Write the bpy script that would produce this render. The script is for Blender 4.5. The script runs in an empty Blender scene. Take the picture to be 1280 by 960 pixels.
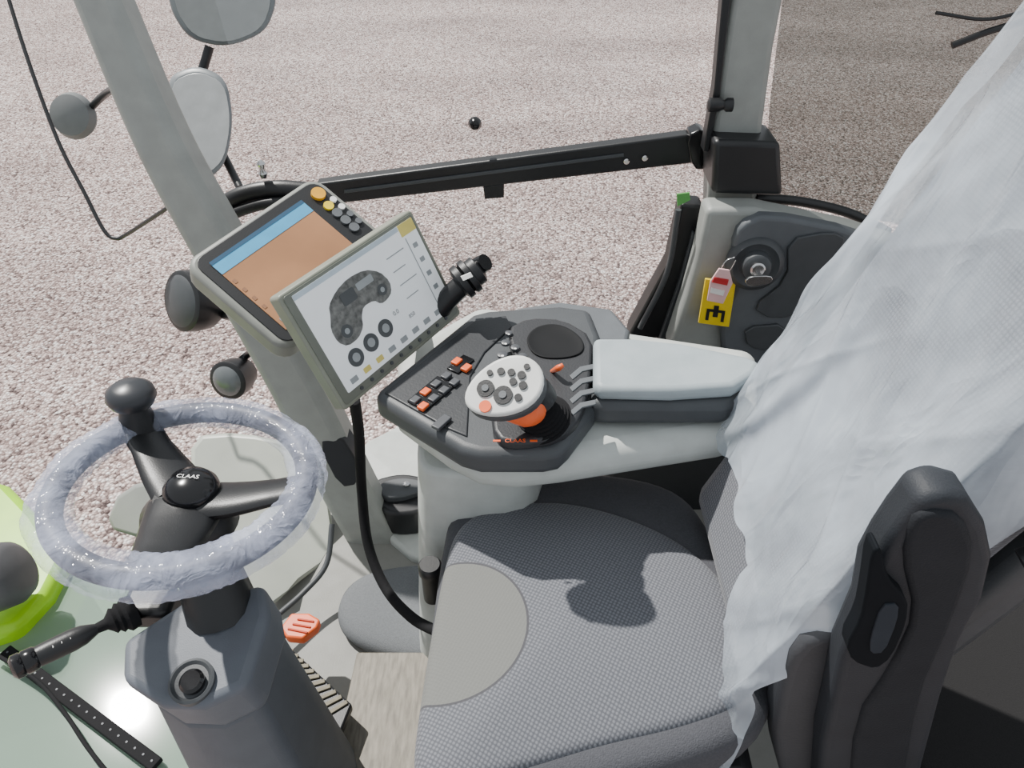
import bpy, math, random
from mathutils import Vector as V, Matrix, noise
random.seed(4)
F=924.0; TH=math.radians(40); CH=1.4
S,C=math.sin(TH),math.cos(TH)
scene=bpy.context.scene
# ---------------------------------------------------------------- survey helpers (real 3-D positions)
def ray(u,v):
    x=(u-640)/F; y=(v-480)/F
    return V((x, C-y*S, -S-y*C))
CAM=V((0,0,CH))
def pt(u,v,t): return CAM+ray(u,v)*t
def pz(u,v,z): d=ray(u,v); return CAM+d*((z-CH)/d.z)
def py(u,v,y): d=ray(u,v); return CAM+d*(y/d.y)
WL={}
# ---------------------------------------------------------------- materials
def lin(c):
    o=[]
    for k in c:
        k/=255.0
        o.append(k/12.92 if k<=.04045 else ((k+.055)/1.055)**2.4)
    return (*o,1)
MATS={}
def mat(name,col,rough=.55,metal=0,var=.08,vs=25,bump=0,bs=300,coat=0,emit=0,spec=.5,stretch=None):
    if name in MATS: return MATS[name]
    m=bpy.data.materials.new(name); m.use_nodes=True
    nt=m.node_tree; b=nt.nodes['Principled BSDF']
    tc=nt.nodes.new('ShaderNodeTexCoord')
    n=nt.nodes.new('ShaderNodeTexNoise'); n.inputs['Scale'].default_value=vs; n.inputs['Detail'].default_value=4
    if stretch:
        mp=nt.nodes.new('ShaderNodeMapping'); mp.inputs['Scale'].default_value=stretch
        nt.links.new(tc.outputs['Object'],mp.inputs['Vector']); nt.links.new(mp.outputs[0],n.inputs['Vector'])
    else: nt.links.new(tc.outputs['Object'],n.inputs['Vector'])
    r=nt.nodes.new('ShaderNodeValToRGB')
    c=lin(col)
    r.color_ramp.elements[0].position=.3; r.color_ramp.elements[1].position=.7
    r.color_ramp.elements[0].color=(*[k*(1-var) for k in c[:3]],1)
    r.color_ramp.elements[1].color=(*[min(1,k*(1+var)) for k in c[:3]],1)
    nt.links.new(n.outputs['Fac'],r.inputs['Fac'])
    nt.links.new(r.outputs['Color'],b.inputs['Base Color'])
    b.inputs['Roughness'].default_value=rough; b.inputs['Metallic'].default_value=metal
    b.inputs['Specular IOR Level'].default_value=spec
    if coat: b.inputs['Coat Weight'].default_value=coat; b.inputs['Coat Roughness'].default_value=.1
    if emit:
        nt.links.new(r.outputs['Color'],b.inputs['Emission Color']); b.inputs['Emission Strength'].default_value=emit
    if bump:
        n2=nt.nodes.new('ShaderNodeTexNoise'); n2.inputs['Scale'].default_value=bs; n2.inputs['Detail'].default_value=3
        nt.links.new(tc.outputs['Object'],n2.inputs['Vector'])
        bp=nt.nodes.new('ShaderNodeBump'); bp.inputs['Strength'].default_value=bump; bp.inputs['Distance'].default_value=.002
        nt.links.new(n2.outputs['Fac'],bp.inputs['Height']); nt.links.new(bp.outputs['Normal'],b.inputs['Normal'])
    MATS[name]=m; return m
def glassmat(name,col,alpha,rough=.05,gl=.08):
    m=bpy.data.materials.new(name); m.use_nodes=True; nt=m.node_tree
    for n in list(nt.nodes): nt.nodes.remove(n)
    out=nt.nodes.new('ShaderNodeOutputMaterial')
    tr=nt.nodes.new('ShaderNodeBsdfTransparent'); df=nt.nodes.new('ShaderNodeBsdfDiffuse'); gs=nt.nodes.new('ShaderNodeBsdfGlossy')
    tc=nt.nodes.new('ShaderNodeTexCoord'); n=nt.nodes.new('ShaderNodeTexNoise'); n.inputs['Scale'].default_value=3
    nt.links.new(tc.outputs['Object'],n.inputs['Vector'])
    r=nt.nodes.new('ShaderNodeMapRange'); r.inputs['To Min'].default_value=max(0,alpha-.06); r.inputs['To Max'].default_value=alpha+.06
    nt.links.new(n.outputs['Fac'],r.inputs['Value'])
    df.inputs['Color'].default_value=lin(col); gs.inputs['Roughness'].default_value=rough
    m1=nt.nodes.new('ShaderNodeMixShader'); m2=nt.nodes.new('ShaderNodeMixShader')
    nt.links.new(r.outputs['Result'],m1.inputs['Fac']); nt.links.new(tr.outputs[0],m1.inputs[1]); nt.links.new(df.outputs[0],m1.inputs[2])
    m2.inputs['Fac'].default_value=gl; nt.links.new(m1.outputs[0],m2.inputs[1]); nt.links.new(gs.outputs[0],m2.inputs[2])
    nt.links.new(m2.outputs[0],out.inputs['Surface']); return m
def filmmat(name,col,lo,hi,ns=6,bump=.6,bs=(30,30,30),dist=.01,rough=.28,rot=(0,0,0),tlw=.3,det=3):
    m=bpy.data.materials.new(name); m.use_nodes=True; nt=m.node_tree
    b=nt.nodes['Principled BSDF']; out=nt.nodes['Material Output']
    b.inputs['Base Color'].default_value=lin(col); b.inputs['Roughness'].default_value=rough
    b.inputs['Specular IOR Level'].default_value=.9
    tl=nt.nodes.new('ShaderNodeBsdfTranslucent'); tl.inputs['Color'].default_value=lin(col)
    tr=nt.nodes.new('ShaderNodeBsdfTransparent')
    tc=nt.nodes.new('ShaderNodeTexCoord'); mp=nt.nodes.new('ShaderNodeMapping'); mp.inputs['Scale'].default_value=bs; mp.inputs['Rotation'].default_value=rot
    nt.links.new(tc.outputs['Object'],mp.inputs['Vector'])
    n=nt.nodes.new('ShaderNodeTexNoise'); n.inputs['Scale'].default_value=ns; n.inputs['Detail'].default_value=5
    nt.links.new(tc.outputs['Object'],n.inputs['Vector'])
    r=nt.nodes.new('ShaderNodeMapRange'); r.inputs['From Min'].default_value=.35; r.inputs['From Max'].default_value=.65
    r.inputs['To Min'].default_value=lo; r.inputs['To Max'].default_value=hi
    nt.links.new(n.outputs['Fac'],r.inputs['Value'])
    n2=nt.nodes.new('ShaderNodeTexNoise'); n2.inputs['Scale'].default_value=1; n2.inputs['Detail'].default_value=det; n2.inputs['Distortion'].default_value=.8
    nt.links.new(mp.outputs[0],n2.inputs['Vector'])
    a1=nt.nodes.new('ShaderNodeMath'); a1.operation='SUBTRACT'; a1.inputs[1].default_value=.5; nt.links.new(n2.outputs['Fac'],a1.inputs[0])
    a2=nt.nodes.new('ShaderNodeMath'); a2.operation='ABSOLUTE'; nt.links.new(a1.outputs[0],a2.inputs[0])
    bp=nt.nodes.new('ShaderNodeBump'); bp.inputs['Strength'].default_value=bump; bp.inputs['Distance'].default_value=dist; bp.invert=True
    nt.links.new(a2.outputs[0],bp.inputs['Height'])
    nt.links.new(bp.outputs[0],b.inputs['Normal']); nt.links.new(bp.outputs[0],tl.inputs['Normal'])
    m1=nt.nodes.new('ShaderNodeMixShader'); m1.inputs['Fac'].default_value=tlw
    nt.links.new(b.outputs[0],m1.inputs[1]); nt.links.new(tl.outputs[0],m1.inputs[2])
    m2=nt.nodes.new('ShaderNodeMixShader'); nt.links.new(r.outputs['Result'],m2.inputs['Fac'])
    nt.links.new(tr.outputs[0],m2.inputs[1]); nt.links.new(m1.outputs[0],m2.inputs[2])
    nt.links.new(m2.outputs[0],out.inputs['Surface']); return m
# ---------------------------------------------------------------- mesh helpers
def attach(ob,parent,c):
    WL[ob.name]=V(c)
    if parent is not None:
        ob.parent=parent; ob.matrix_parent_inverse=Matrix.Translation(-WL[parent.name])
def mesh(name,verts,faces,m,parent=None,smooth=True,bevel=0,seg=3,sub=0,solid=0,ang=40):
    me=bpy.data.meshes.new(name)
    verts=[V(v) for v in verts]
    lo=V([min(v[i] for v in verts) for i in range(3)]); hi=V([max(v[i] for v in verts) for i in range(3)])
    c=(lo+hi)/2
    me.from_pydata([tuple(v-c) for v in verts],[],faces); me.update()
    import bmesh
    bm=bmesh.new(); bm.from_mesh(me); bmesh.ops.recalc_face_normals(bm,faces=bm.faces); bm.to_mesh(me); bm.free()
    if smooth:
        for p in me.polygons: p.use_smooth=True
        if not sub: me.set_sharp_from_angle(angle=math.radians(ang))
    me.materials.append(m)
    ob=bpy.data.objects.new(name,me); bpy.context.collection.objects.link(ob)
    ob.location=c
    attach(ob,parent,c)
    if solid:
        md=ob.modifiers.new('solid','SOLIDIFY'); md.thickness=solid; md.offset=0
    if bevel:
        md=ob.modifiers.new('bevel','BEVEL'); md.width=bevel; md.segments=seg; md.limit_method='ANGLE'; md.angle_limit=math.radians(40); md.harden_normals=False
    if sub:
        md=ob.modifiers.new('sub','SUBSURF'); md.levels=sub; md.render_levels=sub
    return ob
def thing(name,label,cat,loc):
    e=bpy.data.objects.new(name,None); bpy.context.collection.objects.link(e); e.location=loc
    e.empty_display_size=.05; WL[e.name]=V(loc); e['label']=label; e['category']=cat; return e
def tag(o,label,cat,kind=None,group=None):
    o['label']=label; o['category']=cat
    if kind: o['kind']=kind
    if group: o['group']=group
    return o
def chaikin(p,n=2,k=.25):
    p=[V(q) for q in p]
    for _ in range(n):
        o=[]
        for i in range(len(p)):
            a,b=p[i],p[(i+1)%len(p)]
            o+= [a.lerp(b,k),a.lerp(b,1-k)]
        p=o
    return p
def prism(name,pts,vec,m,parent=None,rnd=0,bevel=.003,sc=1,**kw):
    pts=[V(p) for p in pts]
    if rnd: pts=chaikin(pts,rnd,.22)
    vec=V(vec); n=len(pts); c=sum(pts,V((0,0,0)))/n
    vs=pts+[c+(p-c)*sc+vec for p in pts]
    fs=[list(range(n)),list(range(2*n-1,n-1,-1))]+[[i,(i+1)%n,n+(i+1)%n,n+i] for i in range(n)]
    return mesh(name,vs,fs,m,parent,bevel=bevel,**kw)
def pillow(name,outline,prof,m,parent=None,rnd=1,sub=1,crown=0):
    pts=chaikin(outline,rnd,.25) if rnd else [V(p) for p in outline]
    n=len(pts); c=sum(pts,V((0,0,0)))/n; vs=[];fs=[]
    for s,dz in prof:
        for p in pts: q=c+(p-c)*s; vs.append(q+V((0,0,dz)))
    for k in range(len(prof)-1):
        for i in range(n):
            j=(i+1)%n; fs.append([k*n+i,k*n+j,(k+1)*n+j,(k+1)*n+i])
    vs.append(c+V((0,0,prof[-1][1]))); a=len(vs)-1
    k=len(prof)-1
    for i in range(n): fs.append([k*n+i,k*n+(i+1)%n,a])
    fs.append(list(range(n))[::-1])
    return mesh(name,vs,fs,m,parent,sub=sub)
def crom(p,k=8):
    p=[V(q) for q in p]; o=[]
    q=[p[0]*2-p[1]]+p+[p[-1]*2-p[-2]]
    for i in range(1,len(q)-2):
        for s in range(k):
            t=s/k; a,b,c,d=q[i-1],q[i],q[i+1],q[i+2]
            o.append(.5*((2*b)+(c-a)*t+(2*a-5*b+4*c-d)*t*t+(3*b-a-3*c+d)*t**3))
    o.append(p[-1]); return o
def tube(name,pts,r,m,parent=None,k=8,n=14,smoothp=True,flat=1,rr=None):
    P=crom(pts,k) if smoothp else [V(p) for p in pts]
    N=len(P); vs=[];fs=[]
    up=V((.13,.31,.9))
    if isinstance(r,(list,tuple)):
        R=[]
        for i in range(N):
            f=i/(N-1)*(len(r)-1); a=int(min(f,len(r)-2)); R.append(r[a]*(1-(f-a))+r[a+1]*(f-a))
    else: R=[r]*N
    T0=(P[1]-P[0]).normalized(); x=T0.cross(up).normalized()
    for i in range(N):
        T=(P[min(i+1,N-1)]-P[max(i-1,0)]).normalized()
        x=(x-T*x.dot(T)).normalized(); y=T.cross(x)
        for j in range(n):
            a=2*math.pi*j/n; vs.append(P[i]+(x*math.cos(a)+y*math.sin(a)*flat)*R[i])
    for i in range(N-1):
        for j in range(n):
            jj=(j+1)%n; fs.append([i*n+j,i*n+jj,(i+1)*n+jj,(i+1)*n+j])
    fs.append(list(range(n))); fs.append([(N-1)*n+j for j in range(n)][::-1])
    return mesh(name,vs,fs,m,parent,ang=50)
def basis(ax):
    ax=V(ax).normalized(); h=V((1,0,0)) if abs(ax.x)<.8 else V((0,1,0))
    e1=(h-ax*h.dot(ax)).normalized(); return e1,ax.cross(e1),ax
def lathe(name,c,ax,prof,m,parent=None,n=32,ang=40):
    e1,e2,a=basis(ax); c=V(c); vs=[];fs=[]
    for r,h in prof:
        for j in range(n):
            t=2*math.pi*j/n; vs.append(c+a*h+(e1*math.cos(t)+e2*math.sin(t))*max(r,1e-4))
    for k in range(len(prof)-1):
        for j in range(n):
            jj=(j+1)%n; fs.append([k*n+j,k*n+jj,(k+1)*n+jj,(k+1)*n+j])
    fs.append(list(range(n))[::-1]); fs.append([(len(prof)-1)*n+j for j in range(n)])
    return mesh(name,vs,fs,m,parent,ang=ang)
def box(name,c,d,m,parent=None,bevel=.004,ax=None,**kw):
    ax=ax or (V((1,0,0)),V((0,1,0)),V((0,0,1))); c=V(c)
    vs=[c+ax[0]*sx*d[0]/2+ax[1]*sy*d[1]/2+ax[2]*sz*d[2]/2 for sx in(-1,1) for sy in(-1,1) for sz in(-1,1)]
    fs=[[0,1,3,2],[4,6,7,5],[0,4,5,1],[2,3,7,6],[0,2,6,4],[1,5,7,3]]
    return mesh(name,vs,fs,m,parent,bevel=bevel,**kw)
class Fr:
    def __init__(s,A,B,Cc,D,depth):
        dA,dB,dC,dD=[ray(*p) for p in(A,B,Cc,D)]
        M=Matrix((dB,-dC,dD)).transposed(); t=M.inverted()@dA
        ts=[1,t[0],t[1],t[2]]; k=depth/(sum(ts)/4)
        a,b,c,d=[CAM+q*(w*k) for q,w in zip((dA,dB,dC,dD),ts)]
        s.ex=(b-a+c-d).normalized(); ey=(d-a+c-b); s.ey=(ey-s.ex*ey.dot(s.ex)).normalized()
        s.w=((b-a).length+(c-d).length)/2; s.h=((d-a).length+(c-b).length)/2
        ce=(a+b+c+d)/4; s.n=s.ex.cross(s.ey)
        if s.n.dot(CAM-ce)<0: s.n=-s.n
        s.o=ce-s.ex*s.w/2-s.ey*s.h/2
    def p(s,u,v,d=0): return s.o+s.ex*(u*s.w)+s.ey*(v*s.h)+s.n*d
class Pl(Fr):
    def __init__(s,o,ex,ey,w=1,h=1):
        s.o=V(o); s.ex=V(ex).normalized(); s.ey=V(ey).normalized(); s.w=w; s.h=h
        s.n=s.ey.cross(s.ex).normalized()
def slab(name,f,u0,v0,u1,v1,d0,d1,m,parent=None,r=.005,bevel=.001,**kw):
    ru=r/f.w; rv=r/f.h; pts=[]
    for cx,cy,a0 in((u1-ru,v0+rv,-90),(u1-ru,v1-rv,0),(u0+ru,v1-rv,90),(u0+ru,v0+rv,180)):
        for k in range(5):
            a=math.radians(a0+k*22.5); pts.append(f.p(cx+ru*math.cos(a),cy+rv*math.sin(a),d0))
    return prism(name,pts,f.n*(d1-d0),m,parent,bevel=bevel,**kw)
def disc(name,f,u,v,r,d0,d1,m,parent=None,n=28):
    return lathe(name,f.p(u,v,d0),f.n,[(r,0),(r,d1-d0)],m,parent,n=n)
def text(name,txt,f,u,v,size,d,m,parent=None):
    cu=bpy.data.curves.new('t','FONT'); cu.body=txt; cu.size=size; cu.align_x='CENTER'; cu.align_y='CENTER'; cu.extrude=.0003
    ob=bpy.data.objects.new('t',cu); bpy.context.collection.objects.link(ob)
    dg=bpy.context.evaluated_depsgraph_get(); me=bpy.data.meshes.new_from_object(ob.evaluated_get(dg))
    vs=[f.p(u,v,d)+f.ex*q.co.x-f.ey*q.co.y+f.n*q.co.z for q in me.vertices]; fs=[list(p.vertices) for p in me.polygons]
    bpy.data.objects.remove(ob); return mesh(name,vs,fs,m,parent,smooth=False)
# ---------------------------------------------------------------- palette
M_lt=mat('light_grey_plastic',(186,190,186),.5,bump=.1,bs=500)
M_pil=mat('pillar_grey_plastic',(146,149,145),.5,bump=.1,bs=500)
M_pad=mat('armrest_blue_grey',(154,164,168),.5,bump=.1,bs=600)
M_dk=mat('dark_grey_plastic',(66,69,72),.5,bump=.15,bs=600)
M_md=mat('mid_grey_plastic',(88,92,96),.55,bump=.15,bs=600)
M_bk=mat('black_plastic',(26,27,29),.4,bump=.1,bs=500)
M_bkg=mat('black_gloss_plastic',(16,16,18),.18)
M_or=mat('orange_plastic',(235,100,45),.4)
M_ye=mat('yellow_plastic',(235,205,30),.5)
M_wh=mat('white_print',(235,235,232),.5)
M_ch=mat('chrome_metal',(200,200,200),.2,metal=1)
M_rub=mat('black_rubber',(26,26,28),.85,bump=.3,bs=200,spec=.2)
# ================================================================= GROUND
gm=bpy.data.materials.new('gravel'); gm.use_nodes=True; nt=gm.node_tree; b=nt.nodes['Principled BSDF']; b.inputs['Roughness'].default_value=.9
tc=nt.nodes.new('ShaderNodeTexCoord')
vo=nt.nodes.new('ShaderNodeTexVoronoi'); vo.inputs['Scale'].default_value=58
nz=nt.nodes.new('ShaderNodeTexNoise'); nz.inputs['Scale'].default_value=1.0; nz.inputs['Detail'].default_value=7
mpg=nt.nodes.new('ShaderNodeMapping'); mpg.inputs['Scale'].default_value=(.35,.9,1); mpg.inputs['Rotation'].default_value=(0,0,.3)
nt.links.new(tc.outputs['Object'],vo.inputs['Vector']); nt.links.new(tc.outputs['Object'],mpg.inputs['Vector']); nt.links.new(mpg.outputs[0],nz.inputs['Vector'])
sx=nt.nodes.new('ShaderNodeSeparateColor'); nt.links.new(vo.outputs['Color'],sx.inputs[0])
cr=nt.nodes.new('ShaderNodeValToRGB'); cr.color_ramp.interpolation='LINEAR'
els=[(0,(92,76,74)),(.25,(172,150,144)),(.5,(208,188,181)),(.75,(232,216,209)),(1,(255,253,250))]
cr.color_ramp.elements[0].color=lin(els[0][1]); cr.color_ramp.elements[1].color=lin(els[-1][1])
for p,c in els[1:-1]: e=cr.color_ramp.elements.new(p); e.color=lin(c)
nt.links.new(sx.outputs[0],cr.inputs['Fac'])
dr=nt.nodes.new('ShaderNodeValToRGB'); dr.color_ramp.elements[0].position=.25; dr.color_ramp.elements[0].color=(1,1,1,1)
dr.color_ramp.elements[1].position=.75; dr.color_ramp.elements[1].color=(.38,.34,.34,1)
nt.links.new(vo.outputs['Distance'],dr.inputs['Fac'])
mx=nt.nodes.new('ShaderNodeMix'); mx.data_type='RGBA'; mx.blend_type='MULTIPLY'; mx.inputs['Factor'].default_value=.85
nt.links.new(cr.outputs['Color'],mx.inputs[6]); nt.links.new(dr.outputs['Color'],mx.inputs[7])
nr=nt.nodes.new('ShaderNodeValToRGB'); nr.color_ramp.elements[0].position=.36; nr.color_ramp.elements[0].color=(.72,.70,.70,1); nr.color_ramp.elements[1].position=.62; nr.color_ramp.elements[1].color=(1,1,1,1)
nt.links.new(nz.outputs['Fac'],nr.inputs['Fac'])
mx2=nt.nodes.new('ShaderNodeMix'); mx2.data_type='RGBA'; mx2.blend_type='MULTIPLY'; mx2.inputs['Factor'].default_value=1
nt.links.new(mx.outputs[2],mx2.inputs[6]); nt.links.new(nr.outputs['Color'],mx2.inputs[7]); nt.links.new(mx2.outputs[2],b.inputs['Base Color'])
bp=nt.nodes.new('ShaderNodeBump'); bp.inputs['Strength'].default_value=1; bp.inputs['Distance'].default_value=.014; bp.invert=True
nt.links.new(vo.outputs['Distance'],bp.inputs['Height']); nt.links.new(bp.outputs[0],b.inputs['Normal'])
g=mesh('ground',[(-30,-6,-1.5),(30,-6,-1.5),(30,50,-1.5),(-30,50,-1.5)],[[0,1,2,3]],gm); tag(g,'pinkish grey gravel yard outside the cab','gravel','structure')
# ================================================================= CAB FLOOR
M_fl=mat('cab_floor_grey',(134,134,129),.6,bump=.2,bs=300)
fl=box('floor',(.37,.66,-.03),(1.78,1.08,.06),M_fl,bevel=.01); tag(fl,'light grey cab floor panel','floor','structure')
mt=mat('floor_mat_grey',(98,101,104),.85,bump=.5,bs=600,var=.12,vs=300)
o=pillow('floor_mat',[pz(u,v,.0) for u,v in[(418,775),(440,732),(500,716),(600,712),(640,800),(560,850),(440,818)]],[(1,0),(1,.02),(.96,.035),(.85,.045),(.5,.05)],mt,rnd=2)
tag(o,'raised grey textured foot mat beside the pedals','floor mat')
pl=mat('worn_metal_plate',(116,111,101),.6,metal=.2,var=.3,vs=30,stretch=(5,1,1))
o=prism('floor_plate',[pz(*p,.055) for p in[(446,815),(600,815),(600,990),(408,990)]],(0,0,-.05),pl,bevel=.003); tag(o,'worn grey brown metal tread plate on the floor','metal plate')
o=box('rear_platform',(.98,.62,.11),(.72,1.0,.2),mat('black_carpet',(20,19,20),.95,bump=.6,bs=500,var=.3,vs=400),bevel=.02); tag(o,'black carpeted platform behind the seat','platform')
# ================================================================= PILLARS AND WINDOW FRAMES
fp=[(112,-40,1.30),(200,170,1.38),(270,300,1.45),(372,480,1.55),(436,610,1.68),(480,690,1.8)]
P=[pt(u,v,t) for u,v,t in fp]
def beam(name,P,w,th,m,parent=None,nrm=V((0,1,0)),bevel=.01,rnd=6,sec=None):
    P=crom(P,rnd); N=len(P); vs=[];fs=[]
    sec=sec or [(-.5,-.25),(-.38,-.5),(.38,-.5),(.5,-.25),(.5,.5),(-.5,.5)]
    for i in range(N):
        f=i/(N-1); T=(P[min(i+1,N-1)]-P[max(i-1,0)]).normalized(); s=T.cross(nrm).normalized(); q=s.cross(T).normalized()
        ww=w[0]*(1-f)+w[1]*f; tt=th
        for a,c in sec: vs.append(P[i]+s*a*ww+q*c*tt)
    n=len(sec)
    for i in range(N-1):
        for j in range(n):
            jj=(j+1)%n; fs.append([i*n+j,i*n+jj,(i+1)*n+jj,(i+1)*n+j])
    fs.append(list(range(n))); fs.append([(N-1)*n+j for j in range(n)][::-1])
    return mesh(name,vs,fs,m,parent,bevel=bevel,ang=30)
pil=thing('front_pillar','light grey leaning cab front pillar with trim','pillar',P[-1])
beam('pillar_trim',P,(.085,.130),.07,M_pil,pil)
prism('joint_cover',[pt(u,v,1.57) for u,v in[(396,555),(425,543),(447,578),(448,606),(425,610)]],V((0,.05,.0)),M_bk,pil,rnd=1)
prism('base_trim',[pt(u,v,1.78) for u,v in[(418,640),(445,625),(500,650),(505,690),(470,705),(425,680)]],V((0,.06,-.05)),M_lt,pil,rnd=1,bevel=.006)
rp=thing('rear_pillar','light grey upright cab pillar with black clamp block','pillar',py(915,440,1.36))
prism('pillar_trim',[py(u,v,1.36) for u,v in[(925,-60),(992,-60),(968,60),(952,175),(945,285),(885,285),(889,175),(905,60)]],(0,.07,0),M_pil,rp,bevel=.012)
prism('clamp_block',[py(u,v,1.315) for u,v in[(893,176),(976,179),(979,246),(890,243)]],(0,.1,0),M_bk,rp,bevel=.010)
prism('edge_seal',[py(u,v,1.35) for u,v in[(908,-60),(920,-60),(900,120),(886,190),(879,190),(893,110)]],(0,.03,0),M_bk,rp,bevel=.002)
o=lathe('latch_knob',py(884,131,1.34),(1,0,0),[(.006,0),(.012,.003),(.012,.02),(.008,.03),(.012,.035),(.012,.045)],M_bk,rp)
YB=1.44
sb=thing('window_guard_bar','black aluminium guard bar across the side window','guard bar',py(580,215,YB))
prism('bar',[py(u,v,YB) for u,v in[(395,230),(862,168),(885,165),(888,200),(860,205),(395,258)]],(0,.03,0),M_bk,sb,bevel=.004)
prism('bar_groove',[py(u,v,YB-.004) for u,v in[(430,238),(780,192),(780,196),(430,242)]],(0,.006,0),M_dk,sb,bevel=.001)
prism('hinge_bracket',[py(u,v,YB-.02) for u,v in[(858,170),(880,160),(893,185),(885,212),(866,212)]],(0,.04,0),M_bkg,sb,rnd=1)
prism('stop_block',[py(u,v,YB) for u,v in[(604,234),(630,230),(630,247),(606,249)]],(0,.02,0),M_bk,sb,bevel=.001)
for u,v in((783,201),(806,197),(870,192)): lathe('screw',py(u,v,YB-.003),(0,-1,0),[(.006,-.002),(.006,.004),(.004,.006)],M_ch,sb,n=14)
tube('front_bracket',[py(u,v,YB) for u,v in[(262,268),(300,245),(345,236),(400,240)]],.018,M_bk,sb)
tube('front_bracket_arm',[py(u,v,YB-.02) for u,v in[(265,285),(290,268),(330,255),(370,252)]],.012,M_bk,sb)
lathe('bracket_pin',py(330,222,YB),(0,0,1),[(.006,0),(.01,.01),(.006,.02),(.009,.03),(.004,.036)],M_ch,sb,n=16)
gl=glassmat('clear_window_glass',(215,222,226),.08,gl=.04)
w=mesh('window_1',[py(240,-100,1.475),py(905,-100,1.475),py(860,430,1.475),py(420,520,1.475)],[[0,1,2,3]],gl); tag(w,'clear side window glass','window','structure')
o=lathe('knob',py(594,152,1.472),(0,-1,0),[(.006,-.012),(.008,0),(.012,.004),(.0135,.012),(.009,.02),(.002,.022)],M_bkg,w); o['label']='small round black knob on the window glass'
gt=glassmat('tinted_window_glass',(70,80,66),.74,gl=.03)
w=mesh('window_2',[py(990,-100,1.40),py(1400,-100,1.40),py(1400,330,1.40),py(1080,272,1.40),py(955,250,1.40),py(962,130,1.40)],[[0,1,2,3,4,5]],gt); tag(w,'dark tinted rear quarter window glass','window','structure')
gw=glassmat('windshield_glass',(138,160,144),.60,gl=.04)
wp=thing('rear_wiper','black wiper arm on the tinted rear glass','wiper',py(1220,45,1.385))
tube('wiper_arm',[py(1190,57,1.39),py(1240,38,1.385),py(1300,22,1.385)],.006,M_bk,wp)
tube('wiper_blade',[py(1170,16,1.39),py(1235,24,1.39),py(1300,8,1.39)],.003,M_bk,wp)
o=tube('trim_1',[py(u,v,1.37) for u,v in[(945,248),(1000,252),(1060,266),(1110,290)]],.010,M_bk); tag(o,'black rubber seal along the rear glass','seal','structure')
# ================================================================= RIGHT SIDE PANEL
sp=thing('side_panel','grey side wall panel beneath the rear pillar','wall panel',py(960,440,1.27))
prism('outer_trim',[py(u,v,1.27) for u,v in[(884,262),(945,262),(1070,288),(1140,310),(1140,470),(960,500),(835,440),(858,370),(872,320)]],(0,.06,0),M_pil,sp,bevel=.012)
prism('inner_panel',[py(u,v,1.25) for u,v in[(925,282),(960,268),(1075,290),(1120,320),(1120,470),(960,480),(905,450),(900,405),(925,350),(915,310)]],(0,.03,0),M_md,sp,rnd=1,bevel=.008)
prism('storage_recess',[py(u,v,1.243) for u,v in[(985,300),(1040,290),(1060,300),(1020,390),(965,400),(940,385),(985,350)]],(0,.01,0),M_dk,sp,rnd=1,bevel=.002)
prism('lower_recess',[py(u,v,1.243) for u,v in[(930,410),(985,405),(975,440),(935,435)]],(0,.01,0),M_dk,sp,rnd=1,bevel=.002)
ig=thing('ignition_switch','black round ignition lock with chrome key inserted','ignition switch',py(943,328,1.245))
c=py(943,328,1.25); lathe('lock_housing',c,(-.1,-1,.15),[(.056,0),(.054,.01),(.044,.018),(.036,.012),(.03,.012),(.026,.03),(.02,.034)],M_dk,ig)
lathe('lock_barrel',c+V((-.004,-.028,.006)),(-.1,-1,.15),[(.014,0),(.014,.014),(.011,.017)],M_ch,ig)
k=c+V((-.005,-.045,.005))
prism('key_blade',[k+V((-.004,0,-.004)),k+V((.004,0,-.004)),k+V((.004,-.03,.0)),k+V((-.004,-.03,.0))],(0,0,.004),M_ch,ig,bevel=.0005)
prism('key_bow',[k+V(q) for q in[(-.034,-.028,.000),(-.026,-.03,.012),(.012,-.03,.014),(.018,-.03,.004),(.01,-.03,-.006),(-.024,-.03,-.010)]],(0,-.005,0),M_ch,ig,rnd=1,bevel=.001)
kt=thing('key_tag','white and red plastic key tag hanging from the key','key tag',py(900,355,1.19))
M_red=mat('red_print',(190,40,45),.5)
q=[py(u,v,1.195) for u,v in [(899,336),(912,338),(916,354),(904,380),(884,376),(888,352)]]
prism('tag_body',q,(0,.004,0),mat('tag_pink_white',(232,190,190),.5),kt,bevel=.001)
prism('tag_print',[py(u,v,1.192) for u,v in[(893,347),(911,350),(909,357),(890,353)]],(0,.002,0),M_red,kt,bevel=0)
prism('tag_print',[py(u,v,1.192) for u,v in[(889,360),(906,364),(904,370),(888,366)]],(0,.002,0),M_wh,kt,bevel=0)
tube('key_ring',[py(u,v,1.205) for u,v in[(918,322),(908,326),(902,336),(907,342),(914,336),(920,325)]],.0013,M_ch,kt)
wl=thing('warning_label','yellow safety label with black pictograms','label',py(896,375,1.245))
q=lambda a,b:py(874+a*38+(1-b)*8, 349+b*50+a*5,1.244)
prism('label_plate',[q(0,0),q(1,0),q(1,1.1),q(0,1.1)],(0,.006,0),M_ye,wl,bevel=.001)
q2=lambda a,b:py(874+a*38+(1-b)*8, 349+b*50+a*5,1.2425)
for (a0,b0,a1,b1) in((.2,.72,.8,.78),(.2,.78,.3,1),(.7,.78,.8,1),(.42,.62,.58,.9),(.15,.1,.3,.5)):
    prism('pictogram',[q2(a0,b0),q2(a1,b0),q2(a1,b1),q2(a0,b1)],(0,.001,0),M_bk,wl,bevel=0)
ds=thing('door_frame_strut','black folded strut assembly at the door frame','strut',py(830,420,1.3))
prism('outer_strut',[py(u,v,1.345) for u,v in[(852,255),(880,258),(878,300),(850,420),(785,428),(788,415),(835,330)]],(0,.05,0),M_bk,ds,bevel=.006)
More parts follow.
